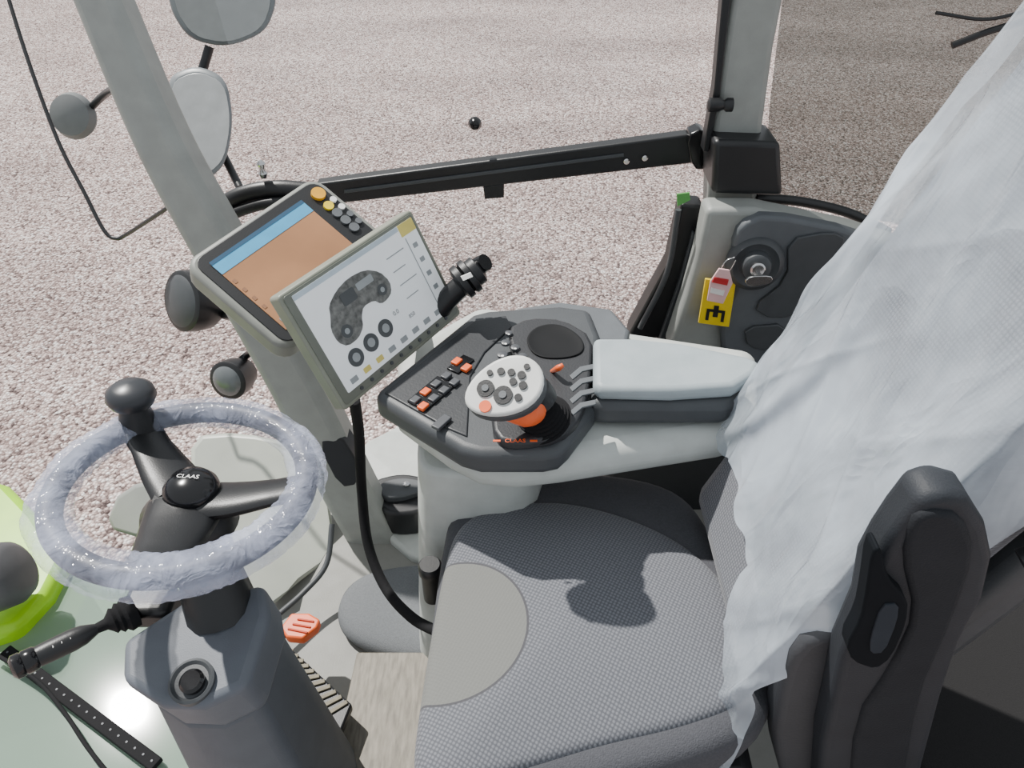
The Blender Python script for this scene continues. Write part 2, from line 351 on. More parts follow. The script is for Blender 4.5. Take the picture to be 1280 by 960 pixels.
prism('inner_strut',[py(u,v,1.335) for u,v in[(866,290),(877,300),(865,360),(845,428),(822,430),(850,350)]],(0,.02,0),M_dk,ds,bevel=.004)
tube('strut_rod',[py(848,262,1.33),py(834,340,1.33),py(800,410,1.33)],.006,M_dk,ds,smoothp=True)
prism('green_sticker',[py(u,v,1.343) for u,v in[(846,243),(862,241),(863,250),(847,258)]],(0,.004,0),mat('green_sticker',(90,160,80),.5),ds,bevel=0)
o=box('wall_right',(.77,1.25,.19),(1.1,.12,.42),mat('inner_fender_black',(38,40,43),.7,bump=.3),bevel=.02); tag(o,'dark inner fender wall','wall','structure')
# ================================================================= LOWER TRIM NEAR PILLAR FOOT
o=prism('trim_2',[pz(u,v,.02) for u,v in[(440,560),(520,520),(600,560),(640,700),(560,712),(500,690),(450,620)]],(0,0,-.04),M_lt,rnd=1,bevel=.01); tag(o,'pale grey sill panel at the pillar foot','sill','structure')
fb=thing('floor_bracket','black rounded bracket box on the sill','bracket',pz(505,620,.06))
prism('bracket_body',[pz(u,v,.10) for u,v in[(462,600),(500,590),(535,596),(541,615),(530,640),(488,643),(470,630)]],(0,0,-.08),M_bk,fb,rnd=2,bevel=.008)
prism('bracket_cover',[pz(u,v,.115) for u,v in[(472,604),(500,596),(528,600),(532,612),(500,622),(478,622)]],(0,0,-.02),M_dk,fb,rnd=2,bevel=.003)
lathe('bolt',pz(508,606,.115),(0,0,1),[(.008,0),(.008,.004),(.005,.006)],M_ch,fb,n=12)
o=prism('window_4',[pt(u,v,t) for u,v,t in[(238,545,1.75),(300,540,1.75),(392,560,1.72),(418,650,1.75),(412,700,1.72),(365,735,1.6),(335,765,1.55),(280,700,1.6),(240,620,1.7)]],(-.01,.02,-.02),mat('pale_glass_reflection',(176,180,170),.4,var=.1,vs=8),rnd=1,bevel=.01); tag(o,'lower corner glass below the front pillar with its pale reflection painted in','panel','structure')  # see-through glass built opaque, its pale reflection put into the colour
o=prism('trim_5',[pt(u,v,t) for u,v,t in[(150,610,1.85),(235,590,1.8),(245,650,1.75),(180,675,1.8),(130,660,1.85)]],(-.01,.02,-.02),mat('step_panel_grey',(140,142,138),.5,var=.1,vs=8),rnd=1,bevel=.01); tag(o,'grey outer step panel in front of the pillar','panel','structure')
o=tube('trim_4',[pt(u,v,t) for u,v,t in[(415,655,1.6),(408,705,1.58),(380,740,1.55),(340,775,1.5)]],.006,M_dk); tag(o,'dark seal around the lower corner panel','seal','structure')
# ================================================================= OUTSIDE ITEMS ON THE FRONT
M_lime=mat('lime_green_glow_paint',(158,216,0),.35,coat=.2,emit=.03)  # faint emission added to brighten the paint; the bonnet is no lamp
bn=prism('bonnet',[pz(u,v,.04) for u,v in[(-160,560),(-30,592),(10,604),(45,640),(82,697),(60,740),(18,785),(-160,840)]],(0,0,-.15),M_lime,bevel=.02); tag(bn,'lime green tractor bonnet corner outside','bonnet')
o=prism('window_3',[pz(u,v,.0) for u,v in[(84,700),(190,742),(260,860),(300,1010),(-120,1010),(-120,850),(25,775)]],(0,0,-.008),gw,bevel=0); tag(o,'green tinted lower windshield pane','window','structure')
o=prism('reflection_panel',[pz(u,v,-.15) for u,v in[(60,700),(230,700),(330,1040),(-150,1040),(-150,850)]],(0,0,-.05),mat('sage_reflection',(112,138,116),.6,var=.35,vs=5),bevel=.01); tag(o,'sage green panel added beneath the windshield as its painted reflection','reflection panel')  # added panel; its sage colour stands in for green reflected in the glass
o=lathe('front_lamp',pt(-2,722,1.5),(1,.3,.4),[(.005,-.08),(.04,-.06),(.065,-.02),(.068,.02),(.06,.04),(.045,.05),(.005,.055)],mat('lamp_housing_grey',(78,78,80),.5)); tag(o,'round dark grey lamp housing by the bonnet','lamp')
vs_=thing('vent_strip','black perforated strip along the windshield base','vent strip',pz(95,870,.02))
A,B=pz(5,812,.02),pz(195,955,.02); d=(B-A).normalized(); s=V((d.y,-d.x,0))
prism('strip_body',[A-s*.013,B-s*.013,B+s*.013,A+s*.013],(0,0,-.012),M_rub,vs_,bevel=.002)
L=(B-A).length
for i in range(20):
    c=A+d*(L*(i+.5)/20); lathe('vent_hole',c,(0,0,1),[(.0022,0),(.0022,.0008)],M_md,vs_,n=8)
o=tube('washer_hose',[pz(u,v,.03) for u,v in[(-10,815),(45,850),(80,890),(110,935),(150,985)]],.004,M_rub); tag(o,'thin black hose along the windshield base','hose')
mi=thing('wing_mirror','grey wing mirror with curved housing outside the window','mirror',pt(255,170,2.3))
M_mir=mat('mirror_housing',(120,125,128),.4); M_mg=mat('mirror_glass_face',(170,172,172),.3,metal=.3)
def mirror(par,uv,t,col,face):
    pts=[pt(u,v,t) for u,v in uv]
    n=(CAM-pts[0]).normalized()
    prism('mirror_shell',pts,-n*.09,col,par,rnd=2,bevel=.02,sc=.85)
    c=sum(pts,V((0,0,0)))/len(pts); prism('mirror_face',[c+(p-c)*.86+n*.003 for p in pts],-n*.004,face,par,rnd=2,bevel=.001)
mirror(mi,[(205,95),(245,78),(285,95),(294,150),(285,205),(262,228),(240,215),(215,160)],2.2,M_mir,M_mg)
tube('mirror_stalk',[pt(300,235,2.22),pt(285,205,2.25),pt(262,160,2.27)],.012,M_bk,mi)
m2=thing('wide_angle_mirror','dark rounded wide angle mirror above the wing mirror','mirror',pt(285,20,2.3))
mirror(m2,[(205,-60),(340,-60),(350,0),(335,42),(285,62),(235,52),(208,10)],2.2,mat('mirror_dark',(84,90,92),.4),mat('mirror_face_dark',(112,116,116),.3,metal=.2))
tube('mirror_stalk',[pt(262,58,2.25),pt(257,75,2.26),pt(253,88,2.27)],.014,M_bk,m2)
m3=thing('marker_lamp','grey rounded marker lamp outside the windshield','lamp',pt(96,142,1.9))
lathe('lamp_body',pt(92,145,1.9),(0,-1,.5),[(.01,-.03),(.05,-.02),(.058,0),(.05,.02),(.02,.03)],mat('lamp_grey',(105,108,108),.5),m3)
tube('lamp_bracket',[pt(108,140,1.92),pt(135,115,1.8),pt(165,108,1.40)],.009,M_bk,m3)
o=tube('wire_rod',[pt(u,v,t) for u,v,t in[(5,-20,1.6),(35,75,1.6),(72,175,1.6),(105,240,1.6),(130,288,1.6),(145,298,1.6),(160,292,1.58),(212,258,1.44)]],.0042,M_bk,k=6); tag(o,'thin bent black wire rod fixed to the front pillar','rod')
wl_=thing('work_light','round black work light outside the cab','work light',pt(240,375,2.0))
lathe('lamp_body',pt(240,376,2.0),(-.4,-.5,.3),[(.01,-.09),(.05,-.08),(.078,-.04),(.084,0),(.082,.03),(.074,.035)],M_bk,wl_); lathe('lamp_lens',pt(240,376,2.0)+V((-.4,-.5,.3)).normalized()*.035,(-.4,-.5,.3),[(.07,0),(.056,.008),(.01,.012)],M_dk,wl_)
w2=thing('work_light','small grey work light with glass lens outside the pillar','work light',pt(290,470,2.0))
lathe('lamp_body',pt(290,473,2.0),(-.2,-.8,.3),[(.01,-.07),(.04,-.06),(.052,-.02),(.054,.02),(.048,.025)],M_bk,w2); lathe('lamp_lens',pt(290,473,2.0)+V((-.2,-.8,.3)).normalized()*.025,(-.2,-.8,.3),[(.042,0),(.030,.01),(.01,.013)],mat('lens_grey',(110,114,116),.25,metal=.3),w2)
tube('lamp_bracket',[pt(295,455,2.03),pt(315,440,2.0),pt(345,430,1.62)],.01,M_bk,w2)
tube('lamp_bracket',[pt(255,385,2.03),pt(285,395,2.0),pt(325,400,1.56)],.012,M_bk,wl_)
# ================================================================= GUIDANCE DISPLAY
f=Fr((238,322),(402,213),(500,322),(345,449),1.22)
gp=thing('guidance_display','dark grey guidance display with field map screen','display',f.p(.5,.5,-.04))
slab('display_housing',f,0,0,1,1,-.042,0,mat('gps_grey',(126,128,122),.5),gp,r=.028,bevel=.008)
slab('display_bezel',f,.04,.045,.965,.97,-.002,.002,M_bk,gp,r=.02,bevel=.001)
gr=mat('screen_field_brown',(160,116,82),.25,var=.16,vs=7,emit=.12)
scr=slab('screen',f,.10,.13,.79,.88,.001,.0035,gr,gp,r=.002,bevel=0)
slab('screen_sky_band',f,.10,.13,.79,.26,.003,.0042,mat('screen_sky_blue',(80,155,195),.25,emit=.15),scr,r=.001,bevel=0)
slab('screen_top_bar',f,.10,.13,.79,.16,.004,.0048,mat('screen_dark_blue',(52,84,110),.25),scr,r=.001,bevel=0)
for i in range(4): slab('screen_icon',f,.11,.34+i*.095,.13,.375+i*.095,.0036,.0042,mat('icon_tan',(142,102,74),.4),scr,r=.001,bevel=0)
slab('screen_icon',f,.12,.78,.17,.86,.0036,.0042,M_ch,scr,r=.002,bevel=0)
disc('power_button',f,.90,.17,.0125,.001,.008,mat('amber_button',(225,165,40),.4),gp)
for v in(.30,.39,.48,.57): disc('menu_button',f,.885,v,.009,.001,.006,M_md if v>.3 else M_ye,gp,n=18); disc('menu_button',f,.94,v-.02,.006,.001,.006,M_wh if v<.45 else M_md,gp,n=18)
tube('mount_arm',[f.p(.6,.5,-.035),f.p(.75,.6,-.07),f.p(1.0,.75,-.09)],.016,M_bk,gp)
# ================================================================= TERMINAL
f=Fr((340,376),(509,265),(581,388),(437,509),1.12)
tm=thing('touch_terminal','grey framed touch terminal showing tractor status screen','display',f.p(.5,.5,-.03))
slab('terminal_housing',f,0,0,1,1,-.026,0,mat('terminal_grey',(130,133,120),.45),tm,r=.006,bevel=.003)
slab('terminal_bezel',f,.02,.025,.98,.97,-.001,.0015,mat('terminal_bezel',(106,110,100),.3),tm,r=.005,bevel=.0005)
scr=slab('screen',f,.065,.05,.965,.90,.001,.0025,mat('screen_white',(226,230,232),.2,var=.02,emit=.25),tm,r=.002,bevel=0)
G1=mat('screen_grey',(150,156,158),.3); G2=mat('screen_dark',(66,70,72),.3); G3=mat('screen_light_blue',(190,205,215),.3)
M_sy=mat('screen_yellow',(222,205,110),.3)
slab('status_bar',f,.065,.05,.84,.09,.0024,.003,G3,scr,r=.0005,bevel=0)
slab('map_tile',f,.845,.05,.965,.15,.0024,.0032,M_sy,scr,r=.001,bevel=0)
slab('side_column',f,.86,.17,.865,.86,.0024,.003,G1,scr,r=.0002,bevel=0)
tp=[(.16,.53),(.16,.42),(.20,.33),(.22,.26),(.30,.20),(.40,.17),(.52,.19),(.60,.27),(.63,.38),(.61,.46),(.56,.49),(.51,.49),(.48,.43),(.40,.42),(.36,.48),(.34,.55),(.28,.60),(.20,.60)]
prism('tractor_drawing',[f.p(u,v,.0024) for u,v in tp],f.n*.0008,mat('screen_tractor',(100,101,98),.3,var=.6,vs=110),scr,rnd=1,bevel=0)
for u,v,r in((.24,.50,.010),(.56,.40,.009)): disc('tractor_wheel_drawing',f,u,v,r,.0031,.0036,G2,scr,n=20); disc('tractor_hub_drawing',f,u,v,r*.45,.0035,.0040,G1,scr,n=14)
slab('tractor_cab_drawing',f,.30,.24,.40,.34,.0031,.0036,G2,scr,r=.003,bevel=0); slab('tractor_hood_drawing',f,.42,.24,.54,.30,.0031,.0036,G1,scr,r=.002,bevel=0)
for u,v in((.21,.71),(.335,.69),(.46,.67)):
    disc('gauge_icon',f,u,v,.014,.0024,.0034,G2,scr); disc('gauge_icon_center',f,u,v,.007,.0033,.0038,G1,scr,n=16)
for i in range(4): slab('list_line',f,.68,.22+i*.12,.82-(i%2)*.04,.228+i*.12,.0024,.003,G1,scr,r=.0003,bevel=0); slab('list_icon',f,.89,.24+i*.13,.925,.28+i*.13,.0024,.003,G1,scr,r=.001,bevel=0)
for i in range(8): slab('softkey_icon',f,.11+i*.1,.82,.16+i*.1,.865,.0024,.003,M_sy if i in(1,2) else G1,scr,r=.001,bevel=0)
text('screen_digits','0.0',f,.57,.62,.010,.003,G1,scr); text('screen_digits','850',f,.66,.72,.009,.003,G1,scr)
for i in range(10): disc('hard_key',f,.15+i*.08,.935,.003,.001,.003,M_dk,tm,n=12)
tube('terminal_arm',[f.p(.6,.6,-.026),f.p(.8,.75,-.06),f.p(.95,1.0,-.1)],.014,M_bk,tm)
mk=thing('terminal_clamp','black ribbed clamp joint holding the terminal','clamp',pt(580,350,1.2))
a=(pt(602,332,1.2)-pt(560,365,1.2)).normalized()
lathe('clamp_knob',pt(586,346,1.2),a,[(.02,-.022),(.030,-.018),(.030,-.008),(.024,-.006),(.030,-.003),(.030,.006),(.024,.008),(.024,.02),(.012,.026)],M_bk,mk)
lathe('clamp_head',pt(600,332,1.2),V((.6,-.3,.6)),[(.014,-.014),(.016,0),(.014,.014)],M_bkg,mk)
tube('clamp_stem',[pt(590,345,1.2),pt(565,368,1.21),pt(548,388,1.22)],.018,M_bk,mk)
prism('clamp_label',[pt(u,v,1.165) for u,v in[(576,346),(588,341),(591,346),(579,351)]],(0,.002,0),M_wh,mk,bevel=0)
o=tube('cable',[pt(u,v,t) for u,v,t in[(443,500,1.18),(449,545,1.28),(452,610,1.36),(460,680,1.38),(482,735,1.36),(515,772,1.3),(552,792,1.24)]],.0095,M_rub,k=10); tag(o,'thick black cable hanging from the terminal to the seat','cable')
# ================================================================= ARMREST CONSOLE
cs=thing('armrest_console','grey and black armrest control console with light grey body','console',pz(640,560,.6))
prism('console_body',[pz(u,v,.58) for u,v in[(500,550),(560,595),(600,616),(645,620),(700,614),(760,604),(895,582),(940,571),(940,470),(745,440),(600,412),(500,470)]],(0,0,.065),M_lt,cs,bevel=.03,seg=5)
prism('control_deck',[pz(u,v,.685) for u,v in[(466,494),(474,484),(590,391),(610,386),(700,380),(738,385),(752,420),(752,480),(745,508),(712,552),(700,563),(680,567),(600,567),(575,560)]],(0,0,-.045),M_dk,cs,bevel=.014,seg=5)
prism('button_deck',[pz(u,v,.688) for u,v in[(480,490),(592,401),(632,394),(640,408),(606,440),(588,470),(584,545),(560,535)]],(0,0,-.01),mat('button_deck_black',(44,46,49),.45,bump=.15),cs,bevel=.002)
prism('rear_cover',[pz(u,v,.67) for u,v in[(640,385),(700,376),(765,385),(788,412),(785,428),(700,425)]],(0,0,-.04),M_md,cs,bevel=.008)
prism('arm_band',[pz(u,v,.695) for u,v in[(738,430),(925,455),(940,470),(920,500),(905,505),(760,505),(738,503)]],(0,0,-.045),M_dk,cs,bevel=.014)
prism('arm_pad',[pz(u,v,.720) for u,v in[(742,421),(790,421),(850,427),(935,444),(952,452),(945,466),(918,482),(840,487),(752,485),(742,480)]],(0,0,-.026),M_pad,cs,bevel=.010,seg=4)
prism('joystick_cowl',[pz(u,v,.70) for u,v in[(632,410),(660,396),(705,398),(742,420),(740,470),(728,520),(700,545),(650,553),(618,548),(612,500),(650,470)]],(0,0,-.02),mat('cowl_black',(40,41,44),.45,bump=.2),cs,rnd=1,bevel=.006)
pillow('palm_recess',[pz(u,v,.70) for u,v in[(655,425),(670,408),(700,405),(728,422),(732,442),(705,450),(668,448)]],[(1,0),(1,.002),(.97,.003),(.88,.002),(.7,.0008),(.3,.0006)],mat('palm_black',(20,21,23),.7,spec=.2),cs,rnd=2)
for i in range(4):
    v=454+i*15
    prism('louvre',[pz(745,v,.7015),pz(745,v+6,.7015),pz(728,v+10,.7015),pz(716,v+20,.7015),pz(712,v+15,.7015),pz(725,v+4,.7015)],(0,0,-.003),M_md,cs,bevel=.0008)
fd=Pl(pz(540,480,.689),pz(592,403,.689)-pz(482,490,.689),pz(560,532,.689)-pz(482,490,.689))
def btn(u,v,w,h,m,nm='button',z=.692):
    c=pz(u,v,z); ex,ey=fd.ex,(fd.ey-fd.ex*fd.ey.dot(fd.ex)).normalized()
    box(nm,c,(w,h,.006),m,cs,bevel=.0015,ax=(ex,ey,V((0,0,1))))
M_btn=mat('button_grey',(70,72,76),.4)
btn(576,456,.042,.022,M_bkg,'switch_frame',.6885); btn(540,492,.070,.036,M_bkg,'switch_frame',.6885)
for u,v in((571,452),(583,460)): btn(u,v,.016,.012,M_or)
for r_ in range(2):
    for i in range(4):
        btn(519+i*13+r_*10,500-i*10+r_*8,.015,.012,M_or if (r_,i) in((0,1),(1,0)) else M_btn)
btn(552,528,.030,.014,M_btn)
for u,v,r in((632,430,.007),(644,436,.007),(628,445,.008),(641,452,.008),(653,447,.007),(636,418,.006)):
    lathe('round_button',pz(u,v,.70),(0,0,1),[(r,0),(r,.004),(r*.7,.005)],M_btn,cs,n=18)
    lathe('round_button_mark',pz(u,v,.7055),(0,0,1),[(r*.3,0),(r*.3,.0006)],M_wh,cs,n=8)
tube('orange_lever',[pz(690,464,.70),pz(698,460,.72),pz(704,456,.725)],[.003,.005,.003],M_or,cs)
ft=Pl(pz(644,551,.7015),(1,0,0),(0,-1,0)); ft.n=V((0,0,1))
text('console_lettering','CLAAS',ft,0,0,.0095,.0,M_or,cs)
box('console_mark',pz(621,551,.7015),(.010,.003,.001),M_or,cs,bevel=0); box('console_mark',pz(667,551,.7015),(.010,.003,.001),M_or,cs,bevel=0)
js=thing('joystick','multi function joystick with light grey keypad and orange collar','joystick',pz(668,530,.70))
base=pz(678,524,.70); ax=(pt(666,500,.995)-base).normalized()
prof=[]
for i in range(8): prof+=[(.042-i*.0030,i*.005),(.036-i*.0030,i*.005+.0025)]
lathe('bellows',base,ax,prof,M_rub,js)
tube('orange_collar',[pt(672,512,.995),pt(660,511,.985),pt(638,504,.972)],[.018,.025,.024],M_or,js,n=20)
tube('grip_neck',[pt(682,504,1.0),pt(668,492,.99),pt(648,484,.972)],[.020,.026,.026],M_bk,js,n=20)
hc=pt(631,486,.945); n=V((-.22,-.45,.86)).normalized(); e1=(V((1,.32,.1))-n*V((1,.32,.1)).dot(n)).normalized(); e2=n.cross(e1)
hp=[]
for i in range(32):
    a=2*math.pi*i/32; hp.append(hc+e1*(.053*math.cos(a))+e2*((.039+.006*math.cos(a))*math.sin(a))-n*.02)
prism('grip_underside',hp,n*.021,M_dk,js,bevel=.006,sc=1.0)
hp2=[hc+(p+n*.02-hc)*1.0 for p in hp]
prism('keypad_face',hp2,n*.009,mat('keypad_light_grey',(206,207,204),.35),js,bevel=.004)
fj=Pl(hc+n*.0092,e1,-e2); fj.n=n
for a,b_,r,m in((-.022,-.006,.0115,M_bk),(-.004,.012,.0125,M_bk),(-.030,.017,.008,M_or),(.004,-.020,.005,M_bk),(.016,-.013,.005,M_bk),(.027,-.004,.0055,M_bk),(.014,.0,.005,M_bk),(.024,.010,.0055,M_bk),(.037,-.012,.004,M_bk),(-.010,-.024,.004,M_bk),(.013,.023,.005,M_bk)):
    disc('keypad_button',fj,a,b_,r,-.002,.0025,m,js,n=18)
    if r>.009: disc('keypad_button_cap',fj,a,b_,r*.4,.002,.004,M_md,js,n=16)
o=prism('console_pedestal',[(-.15,.80,.575),(-.12,.77,.575),(.05,.77,.575),(.06,.98,.575),(-.10,1.02,.575),(-.15,.95,.575)],(-.03,.0,-.575),M_lt,rnd=2,bevel=.01,sc=1.15); tag(o,'light grey pedestal carrying the armrest console','pedestal')
# ================================================================= SEAT
seat=thing('driver_seat','grey fabric driver seat with folded armrest and plastic wrap','seat',(.08,.58,.1))
def fabric(name,rot):
    fm=bpy.data.materials.new(name); fm.use_nodes=True; nt=fm.node_tree; b=nt.nodes['Principled BSDF']; b.inputs['Roughness'].default_value=.9
    b.inputs['Sheen Weight'].default_value=.12
    tc=nt.nodes.new('ShaderNodeTexCoord'); mp=nt.nodes.new('ShaderNodeMapping'); mp.inputs['Rotation'].default_value=rot; mp.inputs['Scale'].default_value=(205,205,205)
    nt.links.new(tc.outputs['Object'],mp.inputs['Vector'])
    vo=nt.nodes.new('ShaderNodeTexVoronoi'); vo.voronoi_dimensions='2D'; vo.inputs['Scale'].default_value=1; vo.inputs['Randomness'].default_value=.12
    nt.links.new(mp.outputs[0],vo.inputs['Vector'])
    r1=nt.nodes.new('ShaderNodeValToRGB'); r1.color_ramp.elements[0].position=.2; r1.color_ramp.elements[0].color=lin((114,116,122)); r1.color_ramp.elements[1].position=.5; r1.color_ramp.elements[1].color=lin((82,84,90))
    nt.links.new(vo.outputs['Distance'],r1.inputs['Fac']); nt.links.new(r1.outputs['Color'],b.inputs['Base Color'])
    bp=nt.nodes.new('ShaderNodeBump'); bp.inputs['Strength'].default_value=.4; bp.inputs['Distance'].default_value=.0015; bp.invert=True
    nt.links.new(vo.outputs['Distance'],bp.inputs['Height']); nt.links.new(bp.outputs[0],b.inputs['Normal'])
    return fm,nt,tc,r1,b
fm,nt,tc,r1,b=fabric('seat_fabric',(0,0,math.radians(28)))
bfab=fabric('backrest_fabric',(0,math.radians(90),0))[0]
M_fab3=mat('seat_bolster_fabric',(72,73,78),.9,bump=.5,bs=500,var=.12,vs=300)
box('suspension_base',(.12,.60,.2),(.40,.40,.39),M_bk,seat,bevel=.02)
pillow('lower_cushion',[pz(u,v,.40) for u,v in[(560,700),(575,655),(615,635),(700,622),(790,628),(850,650),(880,700),(940,800),(955,880),(935,945),(820,985),(700,1010),(540,1040),(530,960)]],[(.9,-.04),(1,-.03),(1.03,.02),(1.03,.055),(.97,.075),(.8,.08)],M_fab3,seat,rnd=1)
cush_out=[pz(u,v,.45) for u,v in[(556,715),(572,668),(610,648),(650,640),(710,640),(780,658),(850,690),(900,735),(940,795),(952,850),(930,895),(850,925),(760,945),(690,965),(600,990),(515,1005),(524,900)]]
cp=[(.96,-.02),(1,-.005),(1.008,.012),(.985,.027)]+[(s,.034+.03*(1-(s/.96)**2)) for s in(.955,.9,.8,.65,.5,.35,.2,.08)]
cu=pillow('seat_cushion',cush_out,cp,fm,seat,rnd=2)
cc=WL[cu.name]; q=pz(560,780,.5)-cc
sub=nt.nodes.new('ShaderNodeVectorMath'); sub.operation='SUBTRACT'; sub.inputs[1].default_value=(q.x,q.y,0)
mm=nt.nodes.new('ShaderNodeVectorMath'); mm.operation='MULTIPLY'; mm.inputs[1].default_value=(1,1.0,0)
ln=nt.nodes.new('ShaderNodeVectorMath'); ln.operation='LENGTH'
nt.links.new(tc.outputs['Object'],sub.inputs[0]); nt.links.new(sub.outputs[0],mm.inputs[0]); nt.links.new(mm.outputs[0],ln.inputs[0])
lt=nt.nodes.new('ShaderNodeMath'); lt.operation='LESS_THAN'; lt.inputs[1].default_value=.108; nt.links.new(ln.outputs['Value'],lt.inputs[0])
sb_=nt.nodes.new('ShaderNodeMath'); sb_.operation='COMPARE'; sb_.inputs[1].default_value=.109; sb_.inputs[2].default_value=.0016; nt.links.new(ln.outputs['Value'],sb_.inputs[0])
mx=nt.nodes.new('ShaderNodeMix'); mx.data_type='RGBA'; nt.links.new(lt.outputs[0],mx.inputs[0]); nt.links.new(r1.outputs['Color'],mx.inputs[6]); mx.inputs[7].default_value=lin((106,107,104))
mx2=nt.nodes.new('ShaderNodeMix'); mx2.data_type='RGBA'; nt.links.new(sb_.outputs[0],mx2.inputs[0]); nt.links.new(mx.outputs[2],mx2.inputs[6]); mx2.inputs[7].default_value=lin((70,70,74))
nt.links.new(mx2.outputs[2],b.inputs['Base Color'])
def fx(z): return .305+.34*(z-.56)
prof=[(fx(.50)-.0,.50),(fx(.6),.60),(fx(.75),.75),(fx(.95),.95),(fx(1.15),1.15),(fx(1.33),1.33),(fx(1.38)+.04,1.38)]
bk=[(fx(1.38)+.12,1.38),(fx(1.2)+.14,1.2),(fx(.9)+.14,.9),(fx(.6)+.14,.6),(fx(.5)+.12,.47)]
prism('backrest',[V((x,.47,z)) for x,z in prof+bk],(0,.33,0),bfab,seat,bevel=.03)
box('backrest_shell',(fx(.9)+.18,.64,.9),(.06,.36,.75),M_dk,seat,bevel=.02,ax=(V((.95,0,-.31)),V((0,1,0)),V((.31,0,.95))))
M_ac=mat('armrest_charcoal',(42,45,50),.6,bump=.2,bs=500,spec=.3)
prism('recliner_cover',[py(u,v,.44) for u,v in[(985,830),(1010,800),(1075,790),(1100,860),(1080,960),(1040,1010),(985,1000),(965,930),(975,870)]],(0,.05,0),mat('recliner_grey',(56,58,62),.6,bump=.2),seat,rnd=1,bevel=.012)
prism('folded_armrest',[py(u,v,.405) for u,v in[(1152,626),(1185,618),(1215,626),(1236,660),(1244,700),(1232,750),(1202,805),(1180,870),(1155,960),(1142,1020),(1020,1020),(1028,930),(1040,880),(1052,825),(1078,768),(1087,720),(1104,690),(1125,660)]],(0,.04,0),M_ac,seat,bevel=.014,seg=4)
prism('armrest_inner_pad',[py(u,v,.40) for u,v in[(1160,640),(1205,645),(1222,695),(1190,785),(1150,870),(1125,1010),(1060,1010),(1070,900),(1115,835),(1145,770),(1128,700),(1140,655)]],(0,.02,0),mat('armrest_pad_dark',(37,39,43),.75,bump=.3,bs=400,spec=.2),seat,rnd=1,bevel=.006)
M_hd=mat('handle_black',(20,23,27),.8,spec=.1)
prism('armrest_handle',[py(u,v,.393) for u,v in[(1090,690),(1102,684),(1110,725),(1136,750),(1134,780),(1116,822),(1095,838),(1066,828),(1058,808),(1076,775),(1083,740)]],(0,.02,0),M_hd,seat,rnd=1,bevel=.005)
prism('handle_slot',[py(u,v,.391) for u,v in[(1102,757),(1124,755),(1122,777),(1106,816),(1088,818),(1088,800)]],(0,.004,0),mat('slot_grey',(50,54,60),.8,spec=.1),seat,rnd=1,bevel=.001)
tube('frame_tube',[V((.50,.44,.80)),V((.56,.44,.84)),V((.66,.45,.86))],.016,M_bk,seat)
lathe('adjuster_knob',pz(537,705,.42),(0,0,-1),[(.016,0),(.019,.004),(.019,.02),(.016,.024),(.016,.09)],M_bk,seat)
film=filmmat('clear_plastic_film',(226,238,250),.22,.72,ns=4.5,bump=.5,bs=(11,11,3.5),dist=.030,rough=.15,rot=(math.radians(28),0,0),tlw=.3,det=3)
NA,NB=170,200; vs=[];fs=[]
def ridge(x): return max(0,1-abs(x)*3.2)
def sridge(x): return math.exp(-(x*5.0)**2)
def cre(x): return math.exp(-abs(x)*9.0)
for j in range(NB+1):
    b_=j/NB
    for i in range(NA+1):
        a=i/NA # 0 far .. 1 near
        zb=.600+.035*math.sin(math.pi*min(1,a/.7))
        if a>.60: zb=.605-.225*min(1,(a-.60)/.2)**1.1 if a<.84 else .38+.26*((a-.84)/.16)
        zb+=.008*math.sin(a*23)+.004*math.sin(a*51)
        z=zb+(1.42-zb)*b_; zc=max(z,.54)
        if a<.16:
            k_=1-a/.16; y=.80+.045*k_; x=fx(zc)-.012+.05*k_*k_
        elif a<.82:
            k_=(a-.16)/.66; y=.80-.345*k_; x=fx(zc)-.014-.010*math.sin(math.pi*k_)
        else:
            k_=(a-.82)/.18; y=.455-.012*math.sin(k_*2); x=fx(zc)-.014+.11*k_*(.35+.65*min(1,max(0,(z-.55)/.3)))
        if z<.54: y-=.30*(.54-z); x-=.06*(.54-z)
        p=V((x,y,z))
        s1=y+.45*(z-.9); wv=.06*noise.noise(V((y*4,z*3,2)))
        n1=noise.noise(V((s1*4+wv,z*1.6,1.3)))
        f1=sridge(noise.noise(V(((s1+wv)*9,z*1.3,4.7)))); f2=sridge(noise.noise(V(((y-.35*z+wv)*11,(z+y)*1.8,9.7))))
        f3=cre(noise.noise(V(((y+.6*z)*8,(z-y)*1.8,21.7)))); f4=cre(noise.noise(V(((y-.5*z)*9,(z+y)*2,33.7))))
        p+=V((-(.012*n1+.014*f1+.006*f2+.0035*f3+.0025*f4),.005*noise.noise(V((x*9,z*9,8))),0))
        vs.append(p)
for j in range(NB):
    for i in range(NA):
        k_=j*(NA+1)+i; fs.append([k_,k_+1,k_+NA+2,k_+NA+1])
pf=mesh('plastic_seat_cover',vs,fs,film,None,ang=180); tag(pf,'wrinkled translucent white plastic film draped over seat backrest','plastic cover')
